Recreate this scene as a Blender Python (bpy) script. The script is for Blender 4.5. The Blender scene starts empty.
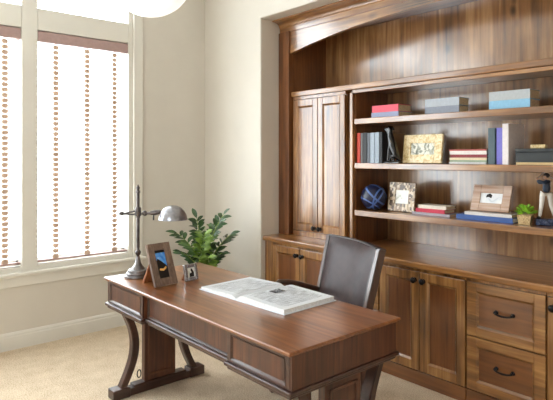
import bpy, bmesh, math, random
from mathutils import Vector, Matrix, Euler
random.seed(7)
SC = bpy.context.scene
COL = SC.collection
PI = math.pi

# ------------------------------------------------------------------ materials
def new_mat(name):
    m = bpy.data.materials.new(name); m.use_nodes = True
    nt = m.node_tree
    return m, nt, nt.nodes['Principled BSDF']

def ramp(nt, stops):
    r = nt.nodes.new('ShaderNodeValToRGB')
    e = r.color_ramp.elements
    while len(e) < len(stops): e.new(0.5)
    for el, (p, c) in zip(e, stops):
        el.position = p; el.color = (c[0], c[1], c[2], 1)
    return r

def srgb(r, g, b):
    f = lambda v: ((v/255)/12.92 if v/255 <= .04045 else ((v/255+.055)/1.055)**2.4)
    return (f(r), f(g), f(b))

def coords(nt, scale, rand=True):
    tc = nt.nodes.new('ShaderNodeTexCoord')
    mp = nt.nodes.new('ShaderNodeMapping')
    mp.inputs['Scale'].default_value = scale
    src = tc.outputs['Object']
    if rand:
        oi = nt.nodes.new('ShaderNodeObjectInfo')
        ad = nt.nodes.new('ShaderNodeVectorMath'); ad.operation = 'MULTIPLY_ADD'
        ad.inputs[1].default_value = (1, 1, 1)
        ml = nt.nodes.new('ShaderNodeMath'); ml.operation = 'MULTIPLY'; ml.inputs[1].default_value = 7.3
        nt.links.new(oi.outputs['Random'], ml.inputs[0])
        nt.links.new(src, ad.inputs[0]); nt.links.new(ml.outputs[0], ad.inputs[2])
        src = ad.outputs[0]
    nt.links.new(src, mp.inputs['Vector'])
    return mp.outputs['Vector']

def wood(name, dark, mid, light, grain='Z', rough=.35, knots=0.0, coat=0.0, fine=1.0):
    m, nt, p = new_mat(name)
    L = nt.links
    lo, hi = 1.6*fine, 30*fine
    sc = {'X': (lo, hi, hi), 'Y': (hi, lo, hi), 'Z': (hi, hi, lo)}[grain]
    n1 = nt.nodes.new('ShaderNodeTexNoise'); n1.inputs['Scale'].default_value = 1.0
    n1.inputs['Detail'].default_value = 5; n1.inputs['Distortion'].default_value = .6
    L.new(coords(nt, sc), n1.inputs['Vector'])
    n2 = nt.nodes.new('ShaderNodeTexNoise'); n2.inputs['Scale'].default_value = 4.2
    n2.inputs['Detail'].default_value = 5
    s2 = {'X': (.5, 1.2, 1.2), 'Y': (1.2, .5, 1.2), 'Z': (1.2, 1.2, .5)}[grain]
    L.new(coords(nt, s2), n2.inputs['Vector'])
    mx = nt.nodes.new('ShaderNodeMath'); mx.operation = 'MULTIPLY_ADD'
    mx.inputs[1].default_value = .55
    ml = nt.nodes.new('ShaderNodeMath'); ml.operation = 'MULTIPLY'; ml.inputs[1].default_value = .45
    L.new(n2.outputs['Fac'], ml.inputs[0])
    L.new(n1.outputs['Fac'], mx.inputs[0]); L.new(ml.outputs[0], mx.inputs[2])
    r = ramp(nt, [(.30, dark), (.5, mid), (.70, light)])
    L.new(mx.outputs[0], r.inputs['Fac'])
    out = r.outputs['Color']
    if knots > 0:
        v = nt.nodes.new('ShaderNodeTexVoronoi'); v.inputs['Scale'].default_value = 2.3
        v.inputs['Randomness'].default_value = 1
        s3 = {'X': (.8, .12, 1.7), 'Y': (1.6, .8, .12), 'Z': (1.7, .12, .9)}[grain]
        L.new(coords(nt, s3), v.inputs['Vector'])
        kr = ramp(nt, [(.0, (1, 1, 1)), (.045, (.75, .75, .75)), (.12, (0, 0, 0))])
        L.new(v.outputs['Distance'], kr.inputs['Fac'])
        km = nt.nodes.new('ShaderNodeMath'); km.operation = 'MULTIPLY'; km.inputs[1].default_value = knots
        L.new(kr.outputs['Color'], km.inputs[0])
        mc = nt.nodes.new('ShaderNodeMixRGB'); mc.inputs['Color2'].default_value = (dark[0]*.35, dark[1]*.32, dark[2]*.3, 1)
        L.new(km.outputs[0], mc.inputs['Fac']); L.new(out, mc.inputs['Color1'])
        out = mc.outputs['Color']
    L.new(out, p.inputs['Base Color'])
    p.inputs['Roughness'].default_value = rough
    p.inputs['Coat Weight'].default_value = coat
    p.inputs['Coat Roughness'].default_value = .17; p.inputs['Coat IOR'].default_value = 1.65
    b = nt.nodes.new('ShaderNodeBump'); b.inputs['Strength'].default_value = .08; b.inputs['Distance'].default_value = .01
    L.new(n1.outputs['Fac'], b.inputs['Height']); L.new(b.outputs['Normal'], p.inputs['Normal'])
    return m

def plain(name, col, rough=.5, metal=0.0, coat=0.0, var=.06, vscale=30, bump=0.0, spec=None):
    """one colour with faint procedural mottling"""
    m, nt, p = new_mat(name); L = nt.links
    n = nt.nodes.new('ShaderNodeTexNoise'); n.inputs['Scale'].default_value = vscale; n.inputs['Detail'].default_value = 4
    L.new(coords(nt, (1, 1, 1)), n.inputs['Vector'])
    a = tuple(max(0, c*(1-var)) for c in col); b = tuple(min(1, c*(1+var)) for c in col)
    r = ramp(nt, [(.35, a), (.65, b)])
    L.new(n.outputs['Fac'], r.inputs['Fac']); L.new(r.outputs['Color'], p.inputs['Base Color'])
    p.inputs['Roughness'].default_value = rough; p.inputs['Metallic'].default_value = metal
    p.inputs['Coat Weight'].default_value = coat
    if spec is not None: p.inputs['Specular IOR Level'].default_value = spec
    if bump:
        bn = nt.nodes.new('ShaderNodeBump'); bn.inputs['Strength'].default_value = bump; bn.inputs['Distance'].default_value = .01
        L.new(n.outputs['Fac'], bn.inputs['Height']); L.new(bn.outputs['Normal'], p.inputs['Normal'])
    return m

M = {}
AD, AM, AL = srgb(62, 38, 20), srgb(138, 92, 48), srgb(192, 142, 84)
M['alder_v'] = wood('alder_vertical', AD, AM, AL, 'Z', .3, .75, .9)
M['alder_h'] = wood('alder_horizontal', AD, AM, AL, 'X', .3, .6, .9)
M['alder_y'] = wood('alder_depthwise', AD, AM, AL, 'Y', .3, .3, .9)
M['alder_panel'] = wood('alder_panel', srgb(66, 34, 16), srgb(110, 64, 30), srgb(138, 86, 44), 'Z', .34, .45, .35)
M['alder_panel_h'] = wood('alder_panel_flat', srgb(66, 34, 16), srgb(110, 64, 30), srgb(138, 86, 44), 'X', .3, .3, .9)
M['alder_back'] = wood('alder_plank_back', srgb(66, 43, 26), srgb(146, 102, 62), srgb(198, 152, 102), 'Z', .28, .95, .9, .8)
M['alder_worktop'] = wood('alder_worktop', srgb(80, 50, 26), srgb(146, 98, 52), srgb(186, 136, 82), 'X', .28, .4, .6)
DD, DM, DL = srgb(40, 20, 13), srgb(78, 43, 27), srgb(112, 66, 40)
M['mahog_top'] = wood('mahogany_top', srgb(78, 42, 20), srgb(126, 75, 40), srgb(168, 110, 64), 'X', .28, 0, .45, 1.1)
M['mahog_v'] = wood('mahogany_vertical', DD, DM, DL, 'Z', .36, 0, .2, 1.3)
M['mahog_h'] = wood('mahogany_horizontal', DD, srgb(58, 31, 22), srgb(80, 46, 32), 'X', .34, 0, .3)
M['mahog_y'] = wood('mahogany_crosswise', DD, srgb(58, 31, 22), srgb(80, 46, 32), 'Y', .34, 0, .3)
M['chair_wood'] = wood('chair_wood', srgb(46, 26, 18), srgb(72, 44, 32), srgb(96, 62, 46), 'Z', .3, 0, .3)
M['rustic'] = wood('rustic_wood', srgb(70, 52, 44), srgb(112, 90, 76), srgb(146, 120, 102), 'Z', .6, .3, 0, 2)
M['easel'] = wood('easel_wood', srgb(110, 62, 34), srgb(156, 96, 56), srgb(180, 120, 76), 'Z', .5, 0, 0, 2)
M['pale_frame'] = wood('weathered_frame', srgb(140, 100, 78), srgb(186, 152, 130), srgb(214, 194, 180), 'X', .45, .2, .1, 2)
M['black_iron'] = plain('oil_rubbed_iron', srgb(38, 34, 34), .35, .8)
M['pewter'] = plain('pewter', srgb(150, 150, 156), .3, .95, 0, .25, 26)
M['pewter_mid'] = plain('pewter_mid', srgb(120, 116, 116), .32, .95, 0, .25, 26)
M['pewter_dark'] = plain('pewter_dark', srgb(92, 86, 86), .34, .9, 0, .25, 26)
M['leather'] = plain('leather', srgb(56, 40, 40), .36, 0, .0, .22, 18, .12, .22)
M['piping'] = plain('leather_piping', srgb(44, 33, 33), .4, 0, .2)
M['paint'] = plain('wall_paint', srgb(214, 208, 198), .5, 0, 0, .012, 5)
M['ceil'] = plain('ceiling_paint', srgb(238, 236, 230), .85, 0, 0, .01, 5)
M['trim'] = plain('trim_paint', srgb(226, 223, 215), .4, 0, 0, .012, 6)
M['valance'] = plain('blind_valance', srgb(176, 148, 144), .5, 0, 0, .05, 30)
M['tape'] = plain('ladder_tape', srgb(214, 184, 150), .8, 0, 0, .15, 60)
M['white_paper'] = plain('paper', srgb(238, 236, 230), .7)
M['page_edge'] = plain('page_edge', srgb(214, 192, 156), .8, 0, 0, .15, 90)
M['white_edge'] = plain('white_page_edge', srgb(228, 229, 230), .8, 0, 0, .08, 90)
M['pot'] = plain('planter_glaze', srgb(92, 78, 66), .4, 0, .3)
M['soil'] = plain('soil', srgb(50, 38, 28), .95, 0, 0, .4, 60, .4)
M['stem'] = plain('plant_stem', srgb(128, 150, 70), .5)
M['chrome'] = plain('brushed_silver', srgb(196, 196, 200), .25, .9)

def leafmat(name, c1, c2):
    m, nt, p = new_mat(name); L = nt.links
    n = nt.nodes.new('ShaderNodeTexNoise'); n.inputs['Scale'].default_value = 24
    L.new(coords(nt, (1, 1, 1)), n.inputs['Vector'])
    r = ramp(nt, [(.35, c1), (.65, c2)])
    L.new(n.outputs['Fac'], r.inputs['Fac']); L.new(r.outputs['Color'], p.inputs['Base Color'])
    p.inputs['Roughness'].default_value = .32
    p.inputs['Subsurface Weight'].default_value = 0
    return m
M['leaf_dark'] = leafmat('leaf_dark', srgb(36, 62, 34), srgb(66, 98, 50))
M['leaf_mid'] = leafmat('leaf_mid', srgb(62, 96, 44), srgb(104, 136, 62))
M['leaf_new'] = leafmat('leaf_new', srgb(96, 132, 50), srgb(146, 176, 82))
M['succulent'] = leafmat('succulent', srgb(104, 168, 34), srgb(178, 222, 74))

def carpet():
    m, nt, p = new_mat('cut_pile_carpet'); L = nt.links
    n = nt.nodes.new('ShaderNodeTexNoise'); n.inputs['Scale'].default_value = 120; n.inputs['Detail'].default_value = 5
    n2 = nt.nodes.new('ShaderNodeTexNoise'); n2.inputs['Scale'].default_value = 9; n2.inputs['Detail'].default_value = 3
    c = coords(nt, (1, 1, 1), False)
    L.new(c, n.inputs['Vector']); L.new(c, n2.inputs['Vector'])
    a = nt.nodes.new('ShaderNodeMath'); a.operation = 'MULTIPLY_ADD'; a.inputs[1].default_value = .8
    b = nt.nodes.new('ShaderNodeMath'); b.operation = 'MULTIPLY'; b.inputs[1].default_value = .2
    L.new(n2.outputs['Fac'], b.inputs[0]); L.new(n.outputs['Fac'], a.inputs[0]); L.new(b.outputs[0], a.inputs[2])
    r = ramp(nt, [(.36, srgb(184, 162, 134)), (.5, srgb(212, 193, 168)), (.64, srgb(232, 216, 194))])
    L.new(a.outputs[0], r.inputs['Fac']); L.new(r.outputs['Color'], p.inputs['Base Color'])
    p.inputs['Roughness'].default_value = .95; p.inputs['Specular IOR Level'].default_value = .1
    bp = nt.nodes.new('ShaderNodeBump'); bp.inputs['Strength'].default_value = .6; bp.inputs['Distance'].default_value = .01
    L.new(n.outputs['Fac'], bp.inputs['Height']); L.new(bp.outputs['Normal'], p.inputs['Normal'])
    return m
M['carpet'] = carpet()

def slatmat(name, col, f):
    m, nt, p = new_mat(name); L = nt.links
    p.inputs['Base Color'].default_value = (*col, 1); p.inputs['Roughness'].default_value = .4
    t = nt.nodes.new('ShaderNodeBsdfTranslucent'); t.inputs['Color'].default_value = (*col, 1)
    mx = nt.nodes.new('ShaderNodeMixShader'); mx.inputs[0].default_value = f
    L.new(p.outputs[0], mx.inputs[1]); L.new(t.outputs[0], mx.inputs[2])
    L.new(mx.outputs[0], nt.nodes['Material Output'].inputs['Surface'])
    return m
M['slat'] = slatmat('blind_slat', (.9, .89, .87), .3)
M['tape'] = slatmat('ladder_tape', srgb(208, 186, 168), .35)

def glassmat():
    m, nt, p = new_mat('window_glass'); L = nt.links
    nt.nodes.remove(p)
    t = nt.nodes.new('ShaderNodeBsdfTransparent'); t.inputs['Color'].default_value = (.95, .97, .97, 1)
    g = nt.nodes.new('ShaderNodeBsdfGlossy'); g.inputs['Roughness'].default_value = .02
    mx = nt.nodes.new('ShaderNodeMixShader')
    mx.inputs[0].default_value = .05; L.new(t.outputs[0], mx.inputs[1]); L.new(g.outputs[0], mx.inputs[2])
    L.new(mx.outputs[0], nt.nodes['Material Output'].inputs['Surface'])
    return m
M['glass'] = glassmat()

def globemat():
    m, nt, p = new_mat('alabaster_glass'); L = nt.links
    n = nt.nodes.new('ShaderNodeTexNoise'); n.inputs['Scale'].default_value = 5; n.inputs['Distortion'].default_value = 2.5
    L.new(coords(nt, (1, 1, 1)), n.inputs['Vector'])
    r = ramp(nt, [(.35, srgb(226, 224, 222)), (.6, srgb(250, 249, 247))])
    L.new(n.outputs['Fac'], r.inputs['Fac']); L.new(r.outputs['Color'], p.inputs['Base Color'])
    p.inputs['Roughness'].default_value = .2
    L.new(r.outputs['Color'], p.inputs['Emission Color']); p.inputs['Emission Strength'].default_value = .55
    return m
M['globe'] = globemat()

def pagemat():
    """white paper carrying columns of small grey print lines"""
    m, nt, p = new_mat('printed_page'); L = nt.links
    tc = nt.nodes.new('ShaderNodeTexCoord')
    sx = nt.nodes.new('ShaderNodeSeparateXYZ'); L.new(tc.outputs['UV'], sx.inputs[0])
    w = nt.nodes.new('ShaderNodeTexWave'); w.bands_direction = 'Y'; w.inputs['Scale'].default_value = 14
    L.new(tc.outputs['UV'], w.inputs['Vector'])
    mp = nt.nodes.new('ShaderNodeMapping'); mp.inputs['Scale'].default_value = (60, 5, 1)
    L.new(tc.outputs['UV'], mp.inputs['Vector'])
    n = nt.nodes.new('ShaderNodeTexNoise'); n.inputs['Scale'].default_value = 1.0; L.new(mp.outputs[0], n.inputs['Vector'])
    g1 = ramp(nt, [(.3, (0, 0, 0)), (.45, (1, 1, 1))]); L.new(w.outputs['Fac'], g1.inputs['Fac'])
    g2 = ramp(nt, [(.42, (0, 0, 0)), (.55, (1, 1, 1))]); L.new(n.outputs['Fac'], g2.inputs['Fac'])
    mul = nt.nodes.new('ShaderNodeMath'); mul.operation = 'MULTIPLY'
    L.new(g1.outputs['Color'], mul.inputs[0]); L.new(g2.outputs['Color'], mul.inputs[1])
    # margins
    last = mul.outputs[0]
    for ax, lo, hi in (('X', .1, .9), ('Y', .1, .9)):
        for op, th in (('GREATER_THAN', lo), ('LESS_THAN', hi)):
            c = nt.nodes.new('ShaderNodeMath'); c.operation = op; c.inputs[1].default_value = th
            L.new(sx.outputs[ax], c.inputs[0])
            k = nt.nodes.new('ShaderNodeMath'); k.operation = 'MULTIPLY'
            L.new(last, k.inputs[0]); L.new(c.outputs[0], k.inputs[1]); last = k.outputs[0]
    sc = nt.nodes.new('ShaderNodeMath'); sc.operation = 'MULTIPLY'; sc.inputs[1].default_value = .9
    L.new(last, sc.inputs[0])
    mc = nt.nodes.new('ShaderNodeMixRGB'); mc.inputs['Color1'].default_value = (*srgb(216, 220, 226), 1)
    mc.inputs['Color2'].default_value = (*srgb(96, 98, 106), 1)
    L.new(sc.outputs[0], mc.inputs['Fac']); L.new(mc.outputs[0], p.inputs['Base Color'])
    p.inputs['Roughness'].default_value = .45
    return m
M['page'] = pagemat()

def mosaicmat():
    m, nt, p = new_mat('mosaic_tiles'); L = nt.links
    v = nt.nodes.new('ShaderNodeTexVoronoi'); v.inputs['Scale'].default_value = 1; v.distance = 'CHEBYCHEV'
    v.inputs['Randomness'].default_value = .55
    L.new(coords(nt, (64, 64, 40)), v.inputs['Vector'])
    sep = nt.nodes.new('ShaderNodeSeparateColor'); L.new(v.outputs['Color'], sep.inputs[0])
    r = ramp(nt, [(.0, srgb(92, 74, 60)), (.3, srgb(142, 114, 88)), (.55, srgb(182, 156, 124)), (.75, srgb(208, 188, 160)), (1, srgb(120, 112, 106))])
    r.color_ramp.interpolation = 'CONSTANT'
    L.new(sep.outputs[0], r.inputs['Fac']); L.new(r.outputs['Color'], p.inputs['Base Color'])
    p.inputs['Roughness'].default_value = .3
    return m
M['mosaic'] = mosaicmat()

def picmat(name, stops, scale=9, dist=1.0):
    """an abstract printed picture: bands of noise in the given colours"""
    m, nt, p = new_mat(name); L = nt.links
    n = nt.nodes.new('ShaderNodeTexNoise'); n.inputs['Scale'].default_value = scale; n.inputs['Detail'].default_value = 5
    n.inputs['Distortion'].default_value = dist
    L.new(coords(nt, (1, 1, 1)), n.inputs['Vector'])
    r = ramp(nt, stops); L.new(n.outputs['Fac'], r.inputs['Fac']); L.new(r.outputs['Color'], p.inputs['Base Color'])
    p.inputs['Roughness'].default_value = .25
    return m
M['pic_sketch'] = picmat('picture_landscape', [(.3, srgb(70, 74, 60)), (.45, srgb(150, 150, 128)), (.55, srgb(226, 224, 210)), (.7, srgb(206, 188, 150))], 22)
M['pic_white'] = picmat('picture_white', [(.35, srgb(240, 238, 232)), (.62, srgb(226, 226, 218)), (.78, srgb(160, 160, 140))], 20)
M['pic_snow'] = picmat('picture_snow', [(.3, srgb(250, 250, 250)), (.6, srgb(226, 230, 236)), (.8, srgb(160, 170, 182))], 14)
M['pic_sky'] = picmat('picture_sky', [(.3, srgb(30, 104, 206)), (.6, srgb(96, 160, 230)), (.8, srgb(190, 214, 240))], 20)
M['pic_dark'] = plain('picture_dark', srgb(22, 18, 18), .3)
M['pic_glow'] = plain('picture_sand', srgb(226, 170, 92), .3, 0, 0, .2, 60)
M['gold'] = picmat('gilt_frame', [(.35, srgb(206, 172, 112)), (.5, srgb(232, 208, 156)), (.65, srgb(244, 228, 186))], 40)
M['orb_dark'] = plain('cobalt_glass', srgb(14, 22, 54), .35, 0, .1)
M['orb_band'] = plain('cobalt_band', srgb(84, 112, 176), .3, 0, .2)
M['dog'] = plain('black_glaze', srgb(26, 24, 26), .16, .5, .6)
M['navy'] = plain('figurine_navy', srgb(44, 58, 78), .35, 0, .2)
M['trouser'] = plain('figurine_ivory', srgb(226, 220, 212), .4)
M['skin'] = plain('figurine_skin', srgb(196, 150, 122), .45)
M['hair'] = plain('figurine_hair', srgb(30, 24, 22), .5)
M['navy_base'] = picmat('figurine_base', [(.4, srgb(22, 30, 52)), (.55, srgb(44, 58, 92)), (.7, srgb(96, 106, 134))], 50)
M['mini_pot'] = picmat('speckled_pot', [(.35, srgb(178, 150, 104)), (.5, srgb(214, 190, 146)), (.65, srgb(150, 118, 76))], 70)

def cover(name, rgb, rough=.55):
    if name not in M: M[name] = plain(name, srgb(*rgb), rough, 0, 0, .05, 60)
    return M[name]

# ------------------------------------------------------------------ mesh builder
class B:
    def __init__(s, origin=(0, 0, 0)):
        s.bm = bmesh.new(); s.o = Vector(origin); s.mats = []
    def _merge(s, t):
        me = bpy.data.meshes.new('tmp'); t.to_mesh(me); t.free()
        s.bm.from_mesh(me); bpy.data.meshes.remove(me)
    def box(s, x0, x1, y0, y1, z0, z1, bev=0, seg=2, mi=0, mat4=None):
        t = bmesh.new()
        bmesh.ops.create_cube(t, size=1)
        for v in t.verts:
            v.co = Vector(((x0+x1)/2+v.co.x*(x1-x0), (y0+y1)/2+v.co.y*(y1-y0), (z0+z1)/2+v.co.z*(z1-z0)))
        if bev:
            bev = min(bev, .49*min(abs(x1-x0), abs(y1-y0), abs(z1-z0)))
            bmesh.ops.bevel(t, geom=t.edges[:], offset=bev, segments=seg, affect='EDGES', profile=.5)
        for f in t.faces: f.material_index = mi
        if mat4 is not None: bmesh.ops.transform(t, matrix=mat4, verts=t.verts)
        s._merge(t); return s
    def tube(s, pts, r, n=12, cap=True, mi=0):
        pts = [Vector(p) for p in pts]
        rs = r if isinstance(r, (list, tuple)) else [r]*len(pts)
        t = bmesh.new(); rings = []; up = None
        for i, p in enumerate(pts):
            d = (pts[min(i+1, len(pts)-1)]-pts[max(i-1, 0)])
            d = d.normalized() if d.length > 1e-9 else Vector((0, 0, 1))
            if up is None: up = Vector((0, 0, 1)) if abs(d.z) < .9 else Vector((1, 0, 0))
            a = up.cross(d)
            if a.length < 1e-6: a = Vector((1, 0, 0)).cross(d)
            a.normalize(); b = d.cross(a); up = b
            rings.append([t.verts.new(p+(a*math.cos(2*PI*k/n)+b*math.sin(2*PI*k/n))*rs[i]) for k in range(n)])
        for i in range(len(rings)-1):
            for k in range(n):
                f = t.faces.new((rings[i][k], rings[i][(k+1) % n], rings[i+1][(k+1) % n], rings[i+1][k])); f.smooth = True
        if cap:
            t.faces.new(rings[0][::-1]); t.faces.new(rings[-1])
        for f in t.faces: f.material_index = mi
        bmesh.ops.recalc_face_normals(t, faces=t.faces)
        s._merge(t); return s
    def lathe(s, prof, c=(0, 0, 0), n=32, axis='Z', mi=0, smooth=True):
        t = bmesh.new(); rings = []; c = Vector(c)
        for (r, z) in prof:
            ring = []
            for k in range(n):
                a = 2*PI*k/n; u, v = max(r, 1e-5)*math.cos(a), max(r, 1e-5)*math.sin(a)
                q = {'Z': (u, v, z), 'Y': (u, z, v), 'X': (z, u, v)}[axis]
                ring.append(t.verts.new(c+Vector(q)))
            rings.append(ring)
        for i in range(len(rings)-1):
            for k in range(n):
                f = t.faces.new((rings[i][k], rings[i][(k+1) % n], rings[i+1][(k+1) % n], rings[i+1][k])); f.smooth = smooth
        t.faces.new(rings[0][::-1]); t.faces.new(rings[-1])
        for f in t.faces: f.material_index = mi
        bmesh.ops.recalc_face_normals(t, faces=t.faces)
        s._merge(t); return s
    def sphere(s, c, r, sc=(1, 1, 1), n=24, mi=0):
        t = bmesh.new(); bmesh.ops.create_uvsphere(t, u_segments=n, v_segments=n//2, radius=r)
        for v in t.verts: v.co = Vector((v.co.x*sc[0], v.co.y*sc[1], v.co.z*sc[2]))+Vector(c)
        for f in t.faces: f.smooth = True; f.material_index = mi
        s._merge(t); return s
    def prism(s, poly, axis, a0, a1, bev=0, mi=0, smooth=False):
        """poly in the two other axes, extruded along axis"""
        def P(u, v, a): return {'X': (a, u, v), 'Y': (u, a, v), 'Z': (u, v, a)}[axis]
        t = bmesh.new()
        A = [t.verts.new(P(u, v, a0)) for u, v in poly]; Bv = [t.verts.new(P(u, v, a1)) for u, v in poly]
        n = len(poly)
        for k in range(n):
            f = t.faces.new((A[k], A[(k+1) % n], Bv[(k+1) % n], Bv[k])); f.smooth = smooth
        t.faces.new(A[::-1]); t.faces.new(Bv)
        bmesh.ops.recalc_face_normals(t, faces=t.faces)
        if bev: bmesh.ops.bevel(t, geom=[e for e in t.edges if e.calc_face_angle(0) > .6], offset=bev, segments=2, affect='EDGES')
        for f in t.faces: f.material_index = mi
        s._merge(t); return s
    def face(s, pts, mi=0):
        vs = [s.bm.verts.new(p) for p in pts]
        f = s.bm.faces.new(vs); f.material_index = mi; return s
    def xf(s, m4):
        bmesh.ops.transform(s.bm, matrix=m4, verts=s.bm.verts); return s
    def build(s, name, mat, parent=None):
        me = bpy.data.meshes.new(name)
        for v in s.bm.verts: v.co -= s.o
        s.bm.normal_update()
        for e in s.bm.edges:
            if len(e.link_faces) == 2 and e.calc_face_angle(0) > .75: e.smooth = False
        s.bm.to_mesh(me); s.bm.free()
        for m in (mat if isinstance(mat, (list, tuple)) else [mat]): me.materials.append(m)
        o = bpy.data.objects.new(name, me); COL.objects.link(o)
        if parent: o.parent = parent
        return o

def thing(name, label, cat, loc=(0, 0, 0), rot=0, group=None):
    o = bpy.data.objects.new(name, None); COL.objects.link(o)
    o.empty_display_size = .05
    o.location = loc; o.rotation_euler = (0, 0, rot) if not isinstance(rot, tuple) else rot
    o['label'] = label; o['category'] = cat
    if group: o['group'] = group
    return o
def tag(o, label, cat, group=None, loc=None):
    o['label'] = label; o['category'] = cat
    if group: o['group'] = group
    if loc: o.location = loc
    return o
def struct(o):
    o['kind'] = 'structure'; return o

# ------------------------------------------------------------------ measures
WX = -4.795           # window wall
BY = 3.15             # wall with the niche
NX0, NX1 = -3.86, -.50   # niche sides
NZ = 2.885            # niche soffit
NB = 3.93             # niche back
CEIL = 3.6
XR, YF = 1.9, -2.6    # the room's other two walls
WT = .17

# ------------------------------------------------------------------ room shell
struct(B().box(WX-WT, XR+.1, YF-.1, 4.0, -.1, 0).build('floor', M['carpet']))
struct(B().box(WX-WT, XR+.1, YF-.1, 4.0, CEIL, CEIL+.1).build('ceiling', M['ceil']))
# window wall with a tall opening
OY0, OY1, OZ0, OZ1 = -1.458, 2.33, .625, 3.42
PITCH = .959
BAYS = [(1.459-PITCH*k, 2.29-PITCH*k) for k in range(4)]
b = B()
b.box(WX-WT, WX, YF, OY0, 0, CEIL).box(WX-WT, WX, OY1, BY, 0, CEIL)
b.box(WX-WT, WX, OY0, OY1, 0, OZ0).box(WX-WT, WX, OY0, OY1, OZ1, CEIL)
struct(b.build('wall_left', M['paint']))
b = B()
b.box(WX-WT, NX0, BY, 4.0, 0, CEIL, .012, 3).box(NX1, XR+.1, BY, 4.0, 0, CEIL, .012, 3)
b.box(NX0-.02, NX1+.02, BY, 4.0, NZ, CEIL, .012, 3).box(NX0-.02, NX1+.02, NB, 4.0, 0, NZ+.02)
struct(b.build('wall_back', M['paint']))
struct(B().box(XR, XR+.1, YF, BY, 0, CEIL).build('wall_right', M['paint']))
FX0, FX1, FZ0, FZ1 = -1.5, .3, .9, 2.3  # opening in the front wall for the added fill window
b = B()
b.box(WX-WT, FX0, YF-.1, YF, 0, CEIL).box(FX1, XR+.1, YF-.1, YF, 0, CEIL)
b.box(FX0, FX1, YF-.1, YF, 0, FZ0).box(FX0, FX1, YF-.1, YF, FZ1, CEIL)
struct(b.build('wall_front', M['paint']))
prof = [(0, 0), (.017, 0), (.017, .105), (.013, .112), (.013, .125), (.006, .138), (0, .143)]
struct(B().prism([(WX+u, z) for u, z in prof], 'Y', YF, BY).build('baseboard_left', M['trim']))
struct(B().prism([(BY-u, z) for u, z in prof], 'X', WX, NX0-.012).build('baseboard_back', M['trim']))

# ------------------------------------------------------------------ window on the left
win = thing('window_1', 'tall cream framed window with transom lights on the left wall', 'window', (WX, 1.42, OZ0))
del win['label'], win['category']
struct(win)
wo = (WX, 1.42, OZ0)
for k in range(3):
    B(wo).box(WX-.15, WX-.005, BAYS[k+1][1], BAYS[k][0], OZ0, OZ1, .006).build('mullion', M['trim'], win)
b = B(wo)
for y0, y1 in BAYS:
    b.box(WX-.15, WX-.008, y0, y1, 2.683, 2.872, .006)
b.build('transom_bar', M['trim'], win)
b = B(wo)
b.box(WX-.15, WX-.01, 2.29, OY1, OZ0, OZ1, .004).box(WX-.15, WX-.01, OY0, OY0+.04, OZ0, OZ1, .004)
b.box(WX-.15, WX-.01, OY0+.04, 2.29, OZ0, .673, .004).box(WX-.15, WX-.01, OY0+.04, 2.29, OZ1-.06, OZ1, .004)
b.build('jamb', M['trim'], win)
b = B(wo)
b.box(WX, WX+.022, OY1, OY1+.095, .63, OZ1+.09, .006).box(WX, WX+.022, OY0-.095, OY0, .63, OZ1+.09, .006)
b.box(WX, WX+.022, OY0, OY1, OZ1, OZ1+.09, .006)
b.build('casing', M['trim'], win)
B(wo).box(WX-.01, WX+.05, OY0-.12, OY1+.12, .605, .634, .008).build('sill', M['trim'], win)
B(wo).box(WX, WX+.02, OY0-.095, OY1+.095, .515, .605, .006).build('apron', M['trim'], win)
for y0, y1 in BAYS:
    b = B(wo)
    b.box(WX-.145, WX-.105, y0, y0+.022, .673, 2.683).box(WX-.145, WX-.105, y1-.022, y1, .673, 2.683)
    b.box(WX-.145, WX-.105, y0, y1, .673, .725).box(WX-.145, WX-.105, y0, y1, 2.63, 2.683)
    b.build('sash', M['trim'], win)
    B(wo).box(WX-.127, WX-.123, y0, y1, .7, 2.66).build('pane', M['glass'], win)
    B(wo).box(WX-.127, WX-.123, y0, y1, 2.87, OZ1-.05).build('pane', M['glass'], win)

def blind(y0, y1, tapes, label):
    o = (WX-.055, (y0+y1)/2, .69)
    t = thing('window_blind', label, 'blind', o, 0, 'wooden blinds in the left window')
    B(o).box(WX-.085, WX-.012, y0+.004, y1-.004, 2.588, 2.676, .004).build('headrail', M['valance'], t)
    b = B(o); z = .735; k = 0
    while z < 2.58:
        m4 = Matrix.Translation((WX-.05, 0, z)) @ Matrix.Rotation(math.radians(14), 4, 'Y')
        b.box(-.024, .024, y0+.006, y1-.006, -.0014, .0014, 0, 1, 0, m4); z += .0445
    b.build('slat', M['slat'], t)
    B(o).box(WX-.074, WX-.024, y0+.006, y1-.006, .692, .708, .004).build('bottom_rail', M['valance'], t)
    for ty in tapes:
        b = B(o); z = .708
        while z < 2.575:
            b.box(WX-.0235, WX-.0225, ty-.025, ty+.025, z+.001, min(z+.041, 2.588)); z += .0445
        b.box(WX-.0235, WX-.0232, ty-.004, ty+.004, .705, 2.59)
        b.build('ladder_tape', M['tape'], t)
blind(*BAYS[0], (1.615, 1.895, 2.155), 'white slatted blind in right half of window, behind the pewter desk lamp')
blind(*BAYS[1], (.656, .936, 1.205), 'white slatted blind in left half of window, cut by photo edge')

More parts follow.
